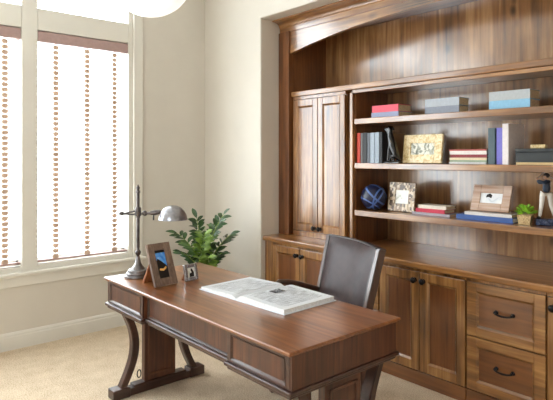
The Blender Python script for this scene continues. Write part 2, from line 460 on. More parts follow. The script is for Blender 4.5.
fill_win = bpy.data.objects.new('fill_window', None); COL.objects.link(fill_win); fill_win.location = ((FX0+FX1)/2, YF, FZ0); struct(fill_win)  # unseen window added behind the camera to lift the shadows
o2 = tuple(fill_win.location)
b = B(o2)
b.box(FX0-.08, FX0+.04, YF-.1, YF+.02, FZ0-.08, FZ1+.08).box(FX1-.04, FX1+.08, YF-.1, YF+.02, FZ0-.08, FZ1+.08)
b.box(FX0+.04, FX1-.04, YF-.1, YF+.02, FZ0-.08, FZ0+.04).box(FX0+.04, FX1-.04, YF-.1, YF+.02, FZ1-.04, FZ1+.08)
b.box((FX0+FX1)/2-.04, (FX0+FX1)/2+.04, YF-.08, YF, FZ0, FZ1)
b.build('fill_window_frame', M['trim'], fill_win)
B(o2).box(FX0+.04, FX1-.04, YF-.052, YF-.048, FZ0+.04, FZ1-.04).build('pane', M['glass'], fill_win)

# ------------------------------------------------------------------ built-in joinery
def door_frame(b, x0, x1, z0, z1, yf, th=.022, st=.062, rl=.062, rec=.011, mo=.014):
    """frame and moulding of a recessed-panel front facing -Y; the panel itself is separate"""
    b.box(x0, x0+st, yf, yf+th, z0, z1, .003).box(x1-st, x1, yf, yf+th, z0, z1, .003)
    b.box(x0+st, x1-st, yf, yf+th, z0, z0+rl, .003).box(x0+st, x1-st, yf, yf+th, z1-rl, z1, .003)
    a0, a1, c0, c1 = x0+st, x1-st, z0+rl, z1-rl
    for pts in (((a0, c0), (a1, c0), (a1-mo, c0+mo), (a0+mo, c0+mo)), ((a1, c0), (a1, c1), (a1-mo, c1-mo), (a1-mo, c0+mo)),
                ((a1, c1), (a0, c1), (a0+mo, c1-mo), (a1-mo, c1-mo)), ((a0, c1), (a0, c0), (a0+mo, c0+mo), (a0+mo, c1-mo))):
        y = (yf-.002, yf-.002, yf+rec, yf+rec)
        b.face([(p[0], yy, p[1]) for p, yy in zip(pts, y)])
    return a0+mo*.6, a1-mo*.6, c0+mo*.6, c1-mo*.6

def make_knob(par, org, x, yf, z):
    b = B(org)
    b.lathe([(.007, .002), (.007, -.012), (.012, -.016), (.020, -.022), (.0215, -.029), (.016, -.037), (.006, -.040), (.0, -.040)], (x, yf, z), 20, 'Y')
    b.lathe([(.016, .001), (.016, -.003), (.007, -.005)], (x, yf, z), 16, 'Y')
    b.build('knob', M['black_iron'], par)

def make_pull(par, org, x, yf, z):
    b = B(org)
    for s in (-1, 1):
        b.lathe([(.013, .001), (.013, -.003), (.007, -.006), (.006, -.02), (.009, -.025), (0, -.029)], (x+s*.052, yf, z), 14, 'Y')
    pts = [(x-.056, yf-.02, z), (x-.050, yf-.028, z-.004), (x-.03, yf-.032, z-.009), (x, yf-.033, z-.011), (x+.03, yf-.032, z-.009), (x+.05, yf-.028, z-.004), (x+.056, yf-.02, z)]
    b.tube(pts, [.005, .0055, .0058, .007, .0058, .0055, .005], 10)
    b.build('handle', M['black_iron'], par)

LY = 3.20   # face of the base doors
def base_cabinet(x0, x1, kind, label, single=False):
    org = ((x0+x1)/2, 3.5, 0)
    t = thing('base_cabinet', label, 'cabinet', org, 0, 'base cabinets under the worktop')
    b = B(org)
    b.box(x0+.001, x1-.001, LY+.026, 3.9, .001, .818)
    b.box(x0+.001, x1-.001, LY+.004, LY+.0255, .797, .818)
    b.build('body', M['alder_v'], t)
    B(org).box(x0+.001, x1-.001, LY+.002, LY+.025, .001, .098, .003).build('plinth', M['alder_panel_h'], t)
    if kind == 'doors':
        xm = (x0+x1)/2
        for a, c, kx in ((x0+.004, xm-.003, xm-.035), (xm+.003, x1-.004, xm+.035)) if not single else ((x0+.004, x1-.004, x0+.036),):
            b = B(org); r = door_frame(b, a, c, .104, .794, LY)
            d = b.build('door', M['alder_v'], t)
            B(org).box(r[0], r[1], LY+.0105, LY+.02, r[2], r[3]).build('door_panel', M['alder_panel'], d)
            make_knob(d, org, kx, LY, .735)
    else:
        for z0, z1 in ((.104, .444), (.452, .794)):
            b = B(org); r = door_frame(b, x0+.005, x1-.005, z0, z1, LY, st=.065, rl=.058)
            d = b.build('drawer', M['alder_h'], t)
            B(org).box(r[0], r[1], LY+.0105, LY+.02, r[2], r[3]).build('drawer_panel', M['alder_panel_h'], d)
            make_pull(d, org, (x0+x1)/2, LY+.0105, (z0+z1)/2+.01)
base_cabinet(-3.757, -3.01, 'doors', 'two-door wooden base cabinet at the left end, beside the wall return')
base_cabinet(-3.005, -2.527, 'drawers', 'wooden drawer base cabinet mostly hidden behind the leather chair')
base_cabinet(-2.523, -1.823, 'doors', 'two-door wooden base cabinet just right of the leather chair')
base_cabinet(-1.819, -1.317, 'drawers', 'two-drawer wooden base cabinet with dark bail handles at lower right')
base_cabinet(-1.313, NX1-.002, 'doors', 'wooden base cabinet at the right photo edge, one knob in view', True)
x0, x1 = NX0+.002, -3.76
o = B(((x0+x1)/2, LY, 0)).box(x0, x1, LY+.003, LY+.03, .001, .818, .002).build('filler_strip', M['alder_v'])
tag(o, 'narrow wooden filler strip between wall return and left base cabinet', 'filler strip', None, ((x0+x1)/2, LY, 0))
# worktop
o = B((NX0, 3.5, .82)).box(NX0+.001, NX1-.001, 3.168, NB-.002, .82, .866, .012, 3).build('worktop', M['alder_worktop'])
tag(o, 'long polished wooden worktop running over all the base cabinets', 'worktop', None, (NX0, 3.5, .82))

UY = 3.41   # face of the upper doors
BACK = 3.90
# tall cabinets standing on the worktop
def wall_cabinet(x0, x1, label):
    org = ((x0+x1)/2, 3.6, .866)
    t = thing('wall_cabinet', label, 'cabinet', org)
    b = B(org)
    b.box(x0+.001, x1-.001, UY+.026, BACK-.002, .867, 2.155)
    b.box(x0+.001, x1-.001, UY+.004, UY+.0255, .867, .912, .002).box(x0+.001, x1-.001, UY+.006, UY+.0255, 2.128, 2.155)
    b.build('body', M['alder_v'], t)
    xm = (x0+x1)/2
    for a, c, kx in ((x0+.004, xm-.003, xm-.035), (xm+.003, x1-.004, xm+.035)):
        b = B(org); r = door_frame(b, a, c, .918, 2.124, UY, st=.058, rl=.062)
        d = b.build('door', M['alder_v'], t)
        B(org).box(r[0], r[1], UY+.0105, UY+.02, r[2], r[3]).build('door_panel', M['alder_v'], d)
        make_knob(d, org, kx, UY, .955)
wall_cabinet(-3.704, -3.05, 'tall two-door wooden cabinet standing on the worktop, left of shelves')

# open bookcase between them
SX0, SX1 = -2.955, -.70
org = ((SX0+SX1)/2, 3.6, .866)
bc = thing('bookcase', 'open wooden bookcase with three shelves above the worktop', 'bookcase', org)
for a, c in ((-3.003, SX0), (SX1, SX1+.048)):
    b = B(org).box(a, c, UY+.032, BACK-.03, .867, 2.155)
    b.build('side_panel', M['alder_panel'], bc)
for a, c in ((-2.998, -2.966), (SX1+.011, SX1+.043)):
    B(org).box(a, c, UY+.0, UY+.031, .867, 2.134, .003).build('face_stile', M['alder_v'], bc)
B(org).box(-2.9655, SX1+.0105, UY+.0, UY+.031, 2.128, 2.155, .002).build('face_rail', M['alder_h'], bc)
B(org).box(-3.003, SX1+.048, BACK-.029, BACK-.002, .867, 2.155).build('back_panel', M['alder_back'], bc)
SH = []
for zt in (1.914, 1.546, 1.155):
    B(org).box(SX0+.001, SX1-.001, UY+.008, BACK-.03, zt-.046, zt, .004).build('shelf', M['alder_h'], bc)
# long top shelf that runs over cabinets and bookcase
o = B((NX0, 3.6, 2.157)).box(-3.712, -.648, UY-.012, BACK-.002, 2.157, 2.203, .006).build('display_shelf', M['alder_h'])
tag(o, 'long empty wooden display shelf under the arch, above the tall cabinet', 'shelf', None, (NX0, 3.6, 2.157))

# arched canopy: pilasters, arched board, crown, arched bay
ACX = (NX0+NX1)/2
org = (ACX, 3.6, .866)
ca = thing('arched_canopy', 'wooden arched canopy with crown moulding framing the niche top', 'canopy', org)
for a, c in ((NX0+.001, -3.715), (-.645, NX1-.001)):
    B(org).box(a, c, 3.37, 3.43, .867, 2.775, .004).box(a, c, 3.43, BACK, .867, 2.80).build('pilaster', M['alder_panel'], ca)
arc = []
x0, x1 = -3.714, -.646
for k in range(49):
    x = x0+(x1-x0)*k/48
    arc.append((x, 2.712-.062*(x-ACX)**2))
B(org).prism(arc+[(x1, 2.775), (x0, 2.775)], 'Y', UY-.02, UY+.02).build('arched_board', M['alder_h'], ca)
B(org).box(x0, x1, UY-.027, UY-.0205, 2.768, 2.776, .002).build('bead', M['alder_panel_h'], ca)
cp = [(3.43, 2.776), (3.385, 2.776), (3.385, 2.822), (3.378, 2.826)]
for k in range(7):
    a = PI/2*k/6
    cp.append((3.378-.078*(1-math.cos(a)), 2.829+.042*math.sin(a)))
cp += [(3.292, 2.874), (3.292, 2.884), (3.43, 2.884)]
B(org).prism(cp, 'X', NX0+.002, NX1-.002).build('crown_moulding', M['alder_h'], ca)
B(org).box(-3.714, -.646, BACK-.03, BACK-.003, 2.204, 2.80).build('back_panel', M['alder_back'], ca)
B(org).box(-3.714, -.646, UY+.021, BACK-.003, 2.801, 2.83).build('top_panel', M['alder_panel_h'], ca)

# ------------------------------------------------------------------ desk
DX0, DX1, DY0, DY1, DZ = -3.445, -1.61, 1.465, 2.215, .80
org = ((DX0+DX1)/2, (DY0+DY1)/2, 0)
dk = thing('desk', 'dark mahogany trestle desk with panelled sides on the carpet', 'desk', org)
b = B(org)
b.box(DX0, DX1, DY0, DY1, .785, DZ, .006, 3)
b.box(DX0+.012, DX1-.012, DY0+.012, DY1-.012, .776, .7852, .003)
top = b.build('desktop', M['mahog_top'], dk)
LB, RB = -2.934, -2.075
# body in three bays, the middle one set back
b = B(org)
b.box(DX0+.022, LB, DY0+.034, DY1-.022, .632, .776)
b.box(LB, RB, DY0+.062, DY1-.05, .632, .776)
b.box(RB, DX1-.022, DY0+.034, DY1-.022, .632, .776)
b.build('body', M['mahog_v'], dk)
for x0, x1, y in ((DX0+.022, LB, DY0+.022), (LB+.0005, RB-.0005, DY0+.05), (RB, DX1-.022, DY0+.022)):
    b = B(org)
    if y < DY0+.03:
        r = door_frame(b, x0, x1, .632, .776, y, .012, .030, .016, .008, .008)
    else:
        r = door_frame(b, x0, x1, .632, .776, y, .012, .018, .010, .006, .006)
    f = b.build('drawer_front', M['mahog_h'], dk)
    B(org).box(r[0], r[1], y+.0075, y+.0118, r[2], r[3]).build('drawer_panel', M['mahog_v'], f)
# plain panel on the right end, with a thin corner bead
B(org).box(DX1-.022, DX1-.012, DY0+.024, DY1-.024, .632, .776, .002).build('end_panel', M['mahog_v'], dk)
B(org).box(DX0+.012, DX0+.022, DY0+.024, DY1-.024, .632, .776, .002).build('end_panel', M['mahog_v'], dk)
# base moulding, stepping with the bays
def mould(x0, x1, y0, y1):
    b.box(x0, x1, y0, y1, .612, .632, .006, 3)
    b.box(x0+.012, x1-.012, y0+.012, y1-.012, .596, .6125, .005)
b = B(org)
mould(DX0+.004, LB+.008, DY0+.006, DY1-.006)
mould(LB+.0085, RB-.0085, DY0+.034, DY1-.034)
mould(RB-.008, DX1-.004, DY0+.006, DY1-.006)
b.build('base_moulding', M['mahog_h'], dk)
# trestles
def trestle(xc):
    cy = 1.835
    org2 = org
    b = B(org2).box(xc-.022, xc+.022, cy-.12, cy+.12, .064, .596, .004)
    t = b.build('trestle_board', M['mahog_v'], dk)
    b = B(org2)
    for s in (-1, 1):
        r = None
        y0, y1, z0, z1 = cy-.095, cy+.095, .10, .56
        xx = xc+s*.022
        for q in ((y0, y0+.014, z0, z1), (y1-.014, y1, z0, z1), (y0, y1, z0, z0+.014), (y0, y1, z1-.014, z1)):
            b.box(min(xx, xx+s*.006), max(xx, xx+s*.006), q[0], q[1], q[2], q[3], .002)
    b.build('panel_bead', M['mahog_v'], t)
    for s in (-1, 1):
        # curved brace: swings in to the board at mid height and out at both ends
        pts = []
        n = 18
        for k in range(n+1):
            u = k/n; z = .064+u*(.600-.064)
            d = .272-.088*math.sin(PI*u)
            pts.append((cy+s*d, z))
        poly = [(y-s*.024, z) for y, z in pts]+[(y+s*.024, z) for y, z in reversed(pts)]
        B(org2).prism(poly, 'X', xc-.03, xc+.03, .005).build('brace', M['mahog_y'], dk)
    b = B(org2)
    b.box(xc-.034, xc+.034, cy-.32, cy+.32, .001, .05, .004)
    for s in (-1, 1):
        y0, y1 = sorted((cy+s*.23, cy+s*.352))
        b.box(xc-.046, xc+.046, y0, y1, .0005, .066, .008)
    b.box(xc-.034, xc+.034, cy-.2, cy+.2, .048, .066, .004)
    b.build('foot', M['mahog_y'], dk)
    b = B(org2)
    ring = [(xc, cy-.150+.014*math.cos(a), .12+.026*math.sin(a)) for a in [2*PI*k/14 for k in range(15)]]
    b.tube(ring, .004, 6); b.build('iron_ring', M['black_iron'], dk)
trestle(-3.375); trestle(-1.672)

# ------------------------------------------------------------------ armchair
CR = math.radians(-18.7)
mt = Vector((-2.37, 2.738))
lean = math.tan(math.radians(13.5))
off = Matrix.Rotation(CR, 2) @ Vector((0, .53*lean))
ch = thing('armchair', 'dark brown leather desk armchair with wooden frame behind the desk', 'chair', (mt.x-off.x, mt.y-off.y, 0), CR)
def bp(x, z, dy=0): return (x, (z-.5)*lean+dy, z)     # a point on the leaning back
HW = .335
for s in (-1, 1):
    b = B()
    path = [(s*(HW-.045), .045, .001), (s*(HW-.04), .02, .25), (s*(HW-.035), .0, .46)]+[bp(s*(HW-.03+.022*(z-.5)/.55), z) for z in (.55, .7, .85, 1.0, 1.035)]
    secs = []
    for (x, y, z) in path:
        secs.append([(x-.022, y-.026, z), (x+.022, y-.026, z), (x+.022, y+.026, z), (x-.022, y+.026, z)])
    t = bmesh.new(); rings = [[t.verts.new(p) for p in q] for q in secs]
    for i in range(len(rings)-1):
        for k in range(4): t.faces.new((rings[i][k], rings[i][(k+1) % 4], rings[i+1][(k+1) % 4], rings[i+1][k]))
    t.faces.new(rings[0][::-1]); t.faces.new(rings[-1])
    bmesh.ops.recalc_face_normals(t, faces=t.faces)
    bmesh.ops.bevel(t, geom=t.edges[:], offset=.005, segments=2, affect='EDGES')
    b._merge(t); b.build('back_post', M['chair_wood'], ch)
# leather back: a padded shell between the posts, front bulging, rolled top
t = bmesh.new(); NXs, NZs = 14, 16
z0, z1 = .49, 1.035
def backpt(u, v, side):
    z = z0+(z1-z0)*v
    hw = HW-.052+.022*(z-.5)/.55
    x = (u*2-1)*hw
    e = (1-abs(u*2-1)**4)*(1-abs(v*2-1)**6)
    curve = .03*(1-(u*2-1)**2)             # the back wraps slightly
    dy = (-.022-.034*e+curve) if side == 0 else (.022+.004*e+curve*.6)
    zz = z+.006*(1-(u*2-1)**2)*v
    return bp(x, zz, dy)
grid = [[[t.verts.new(backpt(i/NXs, j/NZs, s)) for j in range(NZs+1)] for i in range(NXs+1)] for s in (0, 1)]
for s in (0, 1):
    for i in range(NXs):
        for j in range(NZs):
            f = t.faces.new((grid[s][i][j], grid[s][i+1][j], grid[s][i+1][j+1], grid[s][i][j+1])); f.smooth = True
for i in range(NXs):
    for j in (0, NZs):
        t.faces.new((grid[0][i][j], grid[0][i+1][j], grid[1][i+1][j], grid[1][i][j]))
for j in range(NZs):
    for i in (0, NXs):
        t.faces.new((grid[0][i][j], grid[0][i][j+1], grid[1][i][j+1], grid[1][i][j]))
bmesh.ops.recalc_face_normals(t, faces=t.faces)
b = B(); b._merge(t); b.build('backrest', M['leather'], ch)
b = B()
pts = [backpt(0, j/12, 0) for j in range(1, 13)]+[backpt(i/12, 1, 0) for i in range(1, 13)]+[backpt(1, 1-j/12, 0) for j in range(1, 12)]
b.tube(pts, .006, 8); b.build('piping', M['piping'], ch)
# seat
b = B(); b.box(-.29, .29, -.40, -.03, .40, .448, .008); b.build('seat_rail', M['chair_wood'], ch)
b = B(); b.box(-.285, .285, -.41, -.035, .449, .52, .03, 4)
o = b.build('seat', M['leather'], ch)
for s in (-1, 1):
    b = B(); b.box(s*.265-.022, s*.265+.022, -.37, -.326, .001, .40, .005); b.build('leg', M['chair_wood'], ch)
    # swept arm from the back post forward and down to the seat
    x = s*(HW-.028)
    pts = [(x, .045, .645), (x+s*.004, -.03, .668), (x+s*.006, -.12, .697), (x+s*.006, -.22, .722), (x+s*.004, -.285, .728), (x, -.315, .712), (x-s*.005, -.30, .66), (x-s*.015, -.27, .56), (x-s*.022, -.26, .44)]
    b = B(); b.tube(pts, [.018, .019, .021, .023, .022, .02, .018, .017, .017], 12); b.build('arm', M['chair_wood'], ch)

# ------------------------------------------------------------------ open book on the desk
ob = thing('open_book', 'large open white catalogue lying on the desk', 'book', (-2.405, 1.785, DZ), math.radians(2.5))
PH = .385
PWS = {-1: .33, 1: .385}
def page_z(u, side):   # height of the page surface, u from the spine out
    edge = .010 if side < 0 else .019
    hump = .026 if side < 0 else .034
    return .006+(hump-.006)*math.sin(min(1, u/.16)*PI/2)*(1-u)+edge*u
for side in (-1, 1):
    PW = PWS[side]
    B().box(min(0, side*(PW+.010)), max(0, side*(PW+.010)), -.009, PH+.009, .0006, .0036).build('cover_board', cover('catalogue_cover', (216, 222, 230)), ob)
    t = bmesh.new(); N = 20; uvl = None
    lay = t.loops.layers.uv.new('UVMap')
    tops = []; bots = []
    for i in range(N+1):
        u = i/N; zt = page_z(u, side)
        tops.append([t.verts.new((side*PW*u, y, zt)) for y in (0, PH)])
        bots.append([t.verts.new((side*PW*u, y, .0037)) for y in (0, PH)])
    for i in range(N):
        f = t.faces.new((tops[i][0], tops[i+1][0], tops[i+1][1], tops[i][1])); f.smooth = True; f.material_index = 0
        for lp in f.loops:
            xx = abs(lp.vert.co.x)/PW; lp[lay].uv = (xx, lp.vert.co.y/PH)
        for q in (0, 1):
            g = t.faces.new((tops[i][q], tops[i+1][q], bots[i+1][q], bots[i][q])); g.material_index = 1
    g = t.faces.new((tops[N][0], tops[N][1], bots[N][1], bots[N][0])); g.material_index = 1
    bmesh.ops.recalc_face_normals(t, faces=t.faces)
    b = B(); b._merge(t)
    pg = b.build('pages', [M['page'], M['white_edge']], ob)
    if side > 0:
        b = B(); us = [.20+.15*k/8 for k in range(9)]
        for k in range(8):
            b.face([(PW*us[k], .175, page_z(us[k], 1)+.002), (PW*us[k+1], .175, page_z(us[k+1], 1)+.002), (PW*us[k+1], .255, page_z(us[k+1], 1)+.002), (PW*us[k], .255, page_z(us[k], 1)+.002)])
        b.build('illustration', picmat('printed_illustration', [(.4, srgb(50, 52, 58)), (.55, srgb(120, 122, 128)), (.68, srgb(205, 207, 210))], 60), pg)

# ------------------------------------------------------------------ picture frames
def photo_frame(name, label, w, h, bw, th, fmat, pmat, loc, rot, tilt, group=None, easel=None, mirrorless=None):
    """upright frame facing -Y, leaning back by tilt; base line at the origin"""
    t = thing(name, label, 'picture frame', loc, rot, group)
    R = Matrix.Translation((0, 0, th*math.sin(tilt)+.0006)) @ Matrix.Rotation(-tilt, 4, 'X')
    b = B()
    b.box(-w/2, -w/2+bw, 0, th, 0, h, .003).box(w/2-bw, w/2, 0, th, 0, h, .003)
    b.box(-w/2+bw, w/2-bw, 0, th, 0, bw, .003).box(-w/2+bw, w/2-bw, 0, th, h-bw, h, .003)
    b.xf(R).build('frame', fmat, t)
    B().box(-w/2+bw*.8, w/2-bw*.8, th*.45, th*.75, bw*.8, h-bw*.8).xf(R).build('picture', pmat, t)
    if easel:
        L = h*.72; zt = L*math.cos(tilt); yt = L*math.sin(tilt)+th
        foot = yt+h*.36
        b = B()
        poly = [(yt+.001, zt), (yt+.007, zt), (foot+.012, .001), (foot-.012, .001)]
        b.prism(poly, 'X', -w*.3, w*.3, .003).build('easel_leg', easel, t)
    return t

# tall rustic frame with the coastal snapshot
fr = photo_frame('photo_frame', 'rustic wooden frame with a blue sky photo, beside the desk lamp', .168, .266, .046, .022, M['rustic'], M['pic_dark'],
                 (-2.938, 1.655, DZ), math.radians(97), math.radians(21), 'picture frames on the desk', M['easel'])
pic = [c for c in fr.children if c.name.startswith('picture')][0]
R = Matrix.Translation((0, 0, .022*math.sin(math.radians(21))+.0006)) @ Matrix.Rotation(-math.radians(21), 4, 'X')
b = B()
b.prism([(-.036, .205), (.036, .205), (.036, .118), (.004, .15), (-.022, .17), (-.036, .155)], 'Y', .0085, .0098).xf(R)
b.build('sky_print', M['pic_sky'], pic)
b = B(); b.prism([(-.024, .098), (.004, .09), (.03, .106), (.026, .118), (.006, .104), (-.018, .108)], 'Y', .0085, .0098).xf(R)
b.build('sand_print', M['pic_glow'], pic)
# small silver frame
photo_frame('photo_frame', 'small silver frame with a dark figure photo, near the open book', .104, .105, .022, .016, M['chrome'], M['pic_white'],
            (-2.957, 1.849, DZ), math.radians(97), math.radians(12), 'picture frames on the desk', M['easel'])
sm = [o for o in COL.objects if o.get('label', '').startswith('small silver')][0]
R = Matrix.Translation((0, 0, .016*math.sin(math.radians(12))+.0006)) @ Matrix.Rotation(-math.radians(12), 4, 'X')
b = B(); b.prism([(-.014, .024), (.022, .024), (.024, .05), (.012, .072), (.004, .078), (-.002, .066), (.006, .05), (-.012, .046)], 'Y', .006, .0069).xf(R)
b.build('figure_print', M['pic_dark'], [c for c in sm.children if c.name.startswith('picture')][0])

# ------------------------------------------------------------------ desk lamp
lp = thing('desk_lamp', 'pewter pharmacy lamp with a dome shade on the desk corner', 'lamp', (-3.302, 1.641, DZ), math.radians(47))
# local +X points along the arm (towards picture right)
B().lathe([(.086, .0005), (.09, .004), (.09, .013), (.084, .017), (.078, .017), (.079, .028), (.074, .034), (.066, .035), (.065, .046), (.058, .052), (.046, .054), (.04, .064), (.03, .074), (.021, .09), (.015, .115), (.012, .135), (.0, .137)], (0, 0, 0), 40).build('base', M['pewter_mid'], lp)
B().lathe([(.009, .13), (.009, .14), (.014, .147), (.019, .158), (.019, .166), (.013, .176), (.009, .182), (.0105, .2), (.0105, .39), (.014, .392), (.014, .41), (.0105, .412), (.0105, .555), (.014, .558), (.014, .57), (.008, .576), (.010, .584), (.012, .592), (.006, .604), (.003, .612), (0, .613)], (0, 0, 0), 20).build('stem', M['pewter_dark'], lp)
AZ = .432
b = B()
b.tube([(-.105, 0, AZ-.012), (-.05, .0, AZ-.003), (.02, -.004, AZ+.014)], .006, 10)
b.tube([(-.105, 0, AZ-.014), (-.05, -.002, AZ-.018), (.02, .004, AZ-.014), (.05, 0, AZ-.012)], .006, 10)
b.sphere((-.112, 0, AZ-.012), .014, (1.3, 1, 1), 16)
b.build('counterweight_arm', M['pewter_dark'], lp)
b = B()
b.lathe([(.016, -.03), (.02, -.02), (.02, .02), (.016, .03)], (0, 0, AZ), 18)
b.sphere((.045, 0, AZ-.01), .018, (1, 1, 1), 16)
b.build('clamp', M['pewter_dark'], lp)
b = B()
b.tube([(.045, 0, AZ-.01), (.11, 0, AZ-.008)], .0085, 12)
b.tube([(.085, 0, AZ-.008), (.115, 0, AZ-.006), (.15, 0, AZ+.0)], [.014, .018, .014], 14)
b.tube([(.105, -.0, AZ-.01), (.105, -.004, AZ-.055)], [.004, .006], 8)
b.build('arm', M['pewter_dark'], lp)
# dome shade
SCX, SR = .235, .093
pr = []
for k in range(13):
    a = PI/2*k/12; pr.append((SR*math.cos(a),   .092*math.sin(a)))
outer = pr
inner = [(max(0, r-.004), z-.003) for r, z in reversed(pr)]
pro = [(SR-.002, -.004), (SR+.003, -.004), (SR+.003, .001)]+outer
b = B(); b.lathe(pro+inner+[(SR-.004, -.003)], (SCX, 0, AZ-.048), 40)
b.build('shade', M['pewter'], lp)
b = B(); b.lathe([(.02, -.03), (.02, .02), (.014, .03)], (SCX-.01, 0, AZ-.005), 16); b.build('bulb_socket', M['pewter_dark'], lp)

# ------------------------------------------------------------------ potted plant behind the desk
def leaflet(t, base, d, up, L, W):
    d = d.normalized(); side = d.cross(up).normalized(); nrm = side.cross(d)
    prof = [(0, .05), (.15, .55), (.35, .95), (.55, 1), (.75, .75), (.9, .38), (1, .02)]
    rows = []
    for u, w in prof:
        c = base+d*L*u-Vector((0, 0, 1))*L*.22*u*u
        rows.append((t.verts.new(c-side*W*w/2+nrm*W*.12*w), t.verts.new(c), t.verts.new(c+side*W*w/2+nrm*W*.12*w)))
    for i in range(len(rows)-1):
        for k in (0, 1):
            f = t.faces.new((rows[i][k], rows[i][k+1], rows[i+1][k+1], rows[i+1][k])); f.smooth = True
pl = thing('potted_plant', 'leafy green plant in a brown planter on the floor behind the desk', 'plant', (-4.14, 2.72, 0))
B().lathe([(.13, .001), (.135, .01), (.17, .40), (.178, .44), (.186, .445), (.186, .47), (.168, .47), (.165, .44), (0, .44)], (0, 0, 0), 36).build('planter', M['pot'], pl)
B().lathe([(0, .441), (.162, .441), (.158, .452), (.1, .46), (0, .462)], (0, 0, 0), 28).build('soil', M['soil'], pl)
Rv = Vector((.655, .756, 0)); Fv = Vector((-.756, .655, 0))
fronds = [  # (lateral reach, depth reach, tip height, n leaflets, leaf kind, length)
    (.17, .02, 1.11, 7, 'leaf_dark', .135), (.24, -.05, .93, 7, 'leaf_dark', .13), (.07, .10, 1.00, 7, 'leaf_mid', .125),
    (-.08, .02, 1.08, 7, 'leaf_dark', .135), (-.26, .0, .94, 6, 'leaf_dark', .135), (-.20, -.10, .78, 6, 'leaf_dark', .13), (.02, -.16, .98, 8, 'leaf_new', .13),
    (.17, -.13, .78, 6, 'leaf_dark', .13), (-.13, -.14, .86, 7, 'leaf_mid', .13), (-.1, .16, .95, 6, 'leaf_dark', .13), (.06, -.2, .76, 7, 'leaf_new', .115)]
for (lx, ly, hz, n, lk, ll) in fronds:
    base = Vector((random.uniform(-.05, .05), random.uniform(-.05, .05), .455))
    tip = Rv*lx+Fv*ly+Vector((0, 0, hz-.04))
    mid = base*.4+tip*.3+Vector((0, 0, .34*hz))
    def q(u): return base*(1-u)**2+mid*2*u*(1-u)+tip*u*u
    pts = [q(k/12) for k in range(13)]
    fb = B(); fb.tube(pts, [.008-.0055*k/12 for k in range(13)], 6)
    st = fb.build('frond_stem', M['leaf_new'] if lk == 'leaf_new' else M['stem'], pl)
    t = bmesh.new()
    n += 2
    for i in range(n):
        u = .34+.64*i/(n-1)
        p = q(u); tan = (q(min(1, u+.02))-q(u-.02)).normalized()
        sd = tan.cross(Vector((0, 0, 1)));  sd = sd.normalized() if sd.length > .05 else Rv
        if abs(sd.dot(Rv)) < .5: sd = (sd+Rv*.9*(1 if sd.dot(Rv) >= 0 else -1)).normalized()
        for s in ((-1, 1) if i < n-1 else (0,)):
            d = tan*.75+sd*s*.9+Vector((random.uniform(-.2, .2), random.uniform(-.2, .2), random.uniform(-.1, .15)))
            upv = (Vector((0, 0, .7))-Fv*.6+Vector((random.uniform(-.3, .3), random.uniform(-.3, .3), 0))).normalized()
            sz = ll*(1-.25*u)*random.uniform(.85, 1.1)
            leaflet(t, p, d, upv, sz*1.15, sz*.38)
    b = B(); b._merge(t); b.build('leaflets', M[lk], st)

# ------------------------------------------------------------------ books on the shelves
def flat_book(x0, x1, y0, y1, z0, z1, cov, label, group, rot=0, pages='page_edge', name='book'):
    """closed book lying flat, spine towards -Y"""
    cx, cy = (x0+x1)/2, (y0+y1)/2
    t = thing(name, label, 'book', (cx, cy, z0), rot, group)
    w, d, h = (x1-x0)/2, (y1-y0)/2, z1-z0
    b = B(); k = min(.004, h*.18)
    b.box(-w, w, -d, d, .0003, k).box(-w, w, -d, d, h-k, h).box(-w, w, -d, -d+.004, k, h-k)
    b.build('cover', cov, t)
    B().box(-w+.004, w-.004, -d+.0042, d-.004, k+.0001, h-k-.0001).build('pages', M[pages], t)
    return t
def upright_book(x0, x1, y0, y1, z0, z1, cov, label, group, pages='page_edge', rot=0):
    cx, cy = (x0+x1)/2, (y0+y1)/2
    t = thing('book', label, 'book', (cx, cy, z0), rot, group)
    w, d, h = (x1-x0)/2, (y1-y0)/2, z1-z0
    b = B(); k = min(.004, w*.3)
    b.box(-w, -w+k, -d, d, .0003, h, .0008, 1).box(w-k, w, -d, d, .0003, h, .0008, 1).box(-w+k, w-k, -d, -d+.004, .0003, h, .0008, 1)
    b.build('cover', cov, t)
    B().box(-w+k+.0001, w-k-.0001, -d+.0042, d-.005, .004, h-.004).build('pages', M[pages], t)
    return t
S1, S2, S3 = 1.9145, 1.5465, 1.1555
G = 'books on the top shelf'
flat_book(-2.84, -2.568, 3.50, 3.68, S1, S1+.045, cover('lilac_cloth', (150, 158, 190)), 'lilac-blue book under the pink book, left on the top shelf', G)
flat_book(-2.832, -2.57, 3.50, 3.675, S1+.0455, S1+.102, cover('pink_cloth', (226, 84, 104)), 'bright pink book topmost of the left pile on the top shelf', G)
flat_book(-2.326, -2.044, 3.5, 3.64, S1, S1+.056, cover('slate_cloth', (136, 142, 156)), 'slate grey book, lower one of the middle pair on the top shelf', G)
flat_book(-2.326, -2.044, 3.5, 3.64, S1+.0565, S1+.114, cover('mist_cloth', (172, 178, 186)), 'pale grey book, upper one of the middle pair on the top shelf', G)
flat_book(-1.819, -1.542, 3.5, 3.65, S1, S1+.062, cover('sky_cloth', (136, 186, 216)), 'sky-blue book, lower one of the right pair on the top shelf', G)
flat_book(-1.819, -1.542, 3.5, 3.65, S1+.0625, S1+.124, cover('dove_cloth', (178, 182, 184)), 'dove grey book, upper one above the sky-blue book on the top shelf', G)
G = 'upright books left of the dog figurine'
YU = 3.445
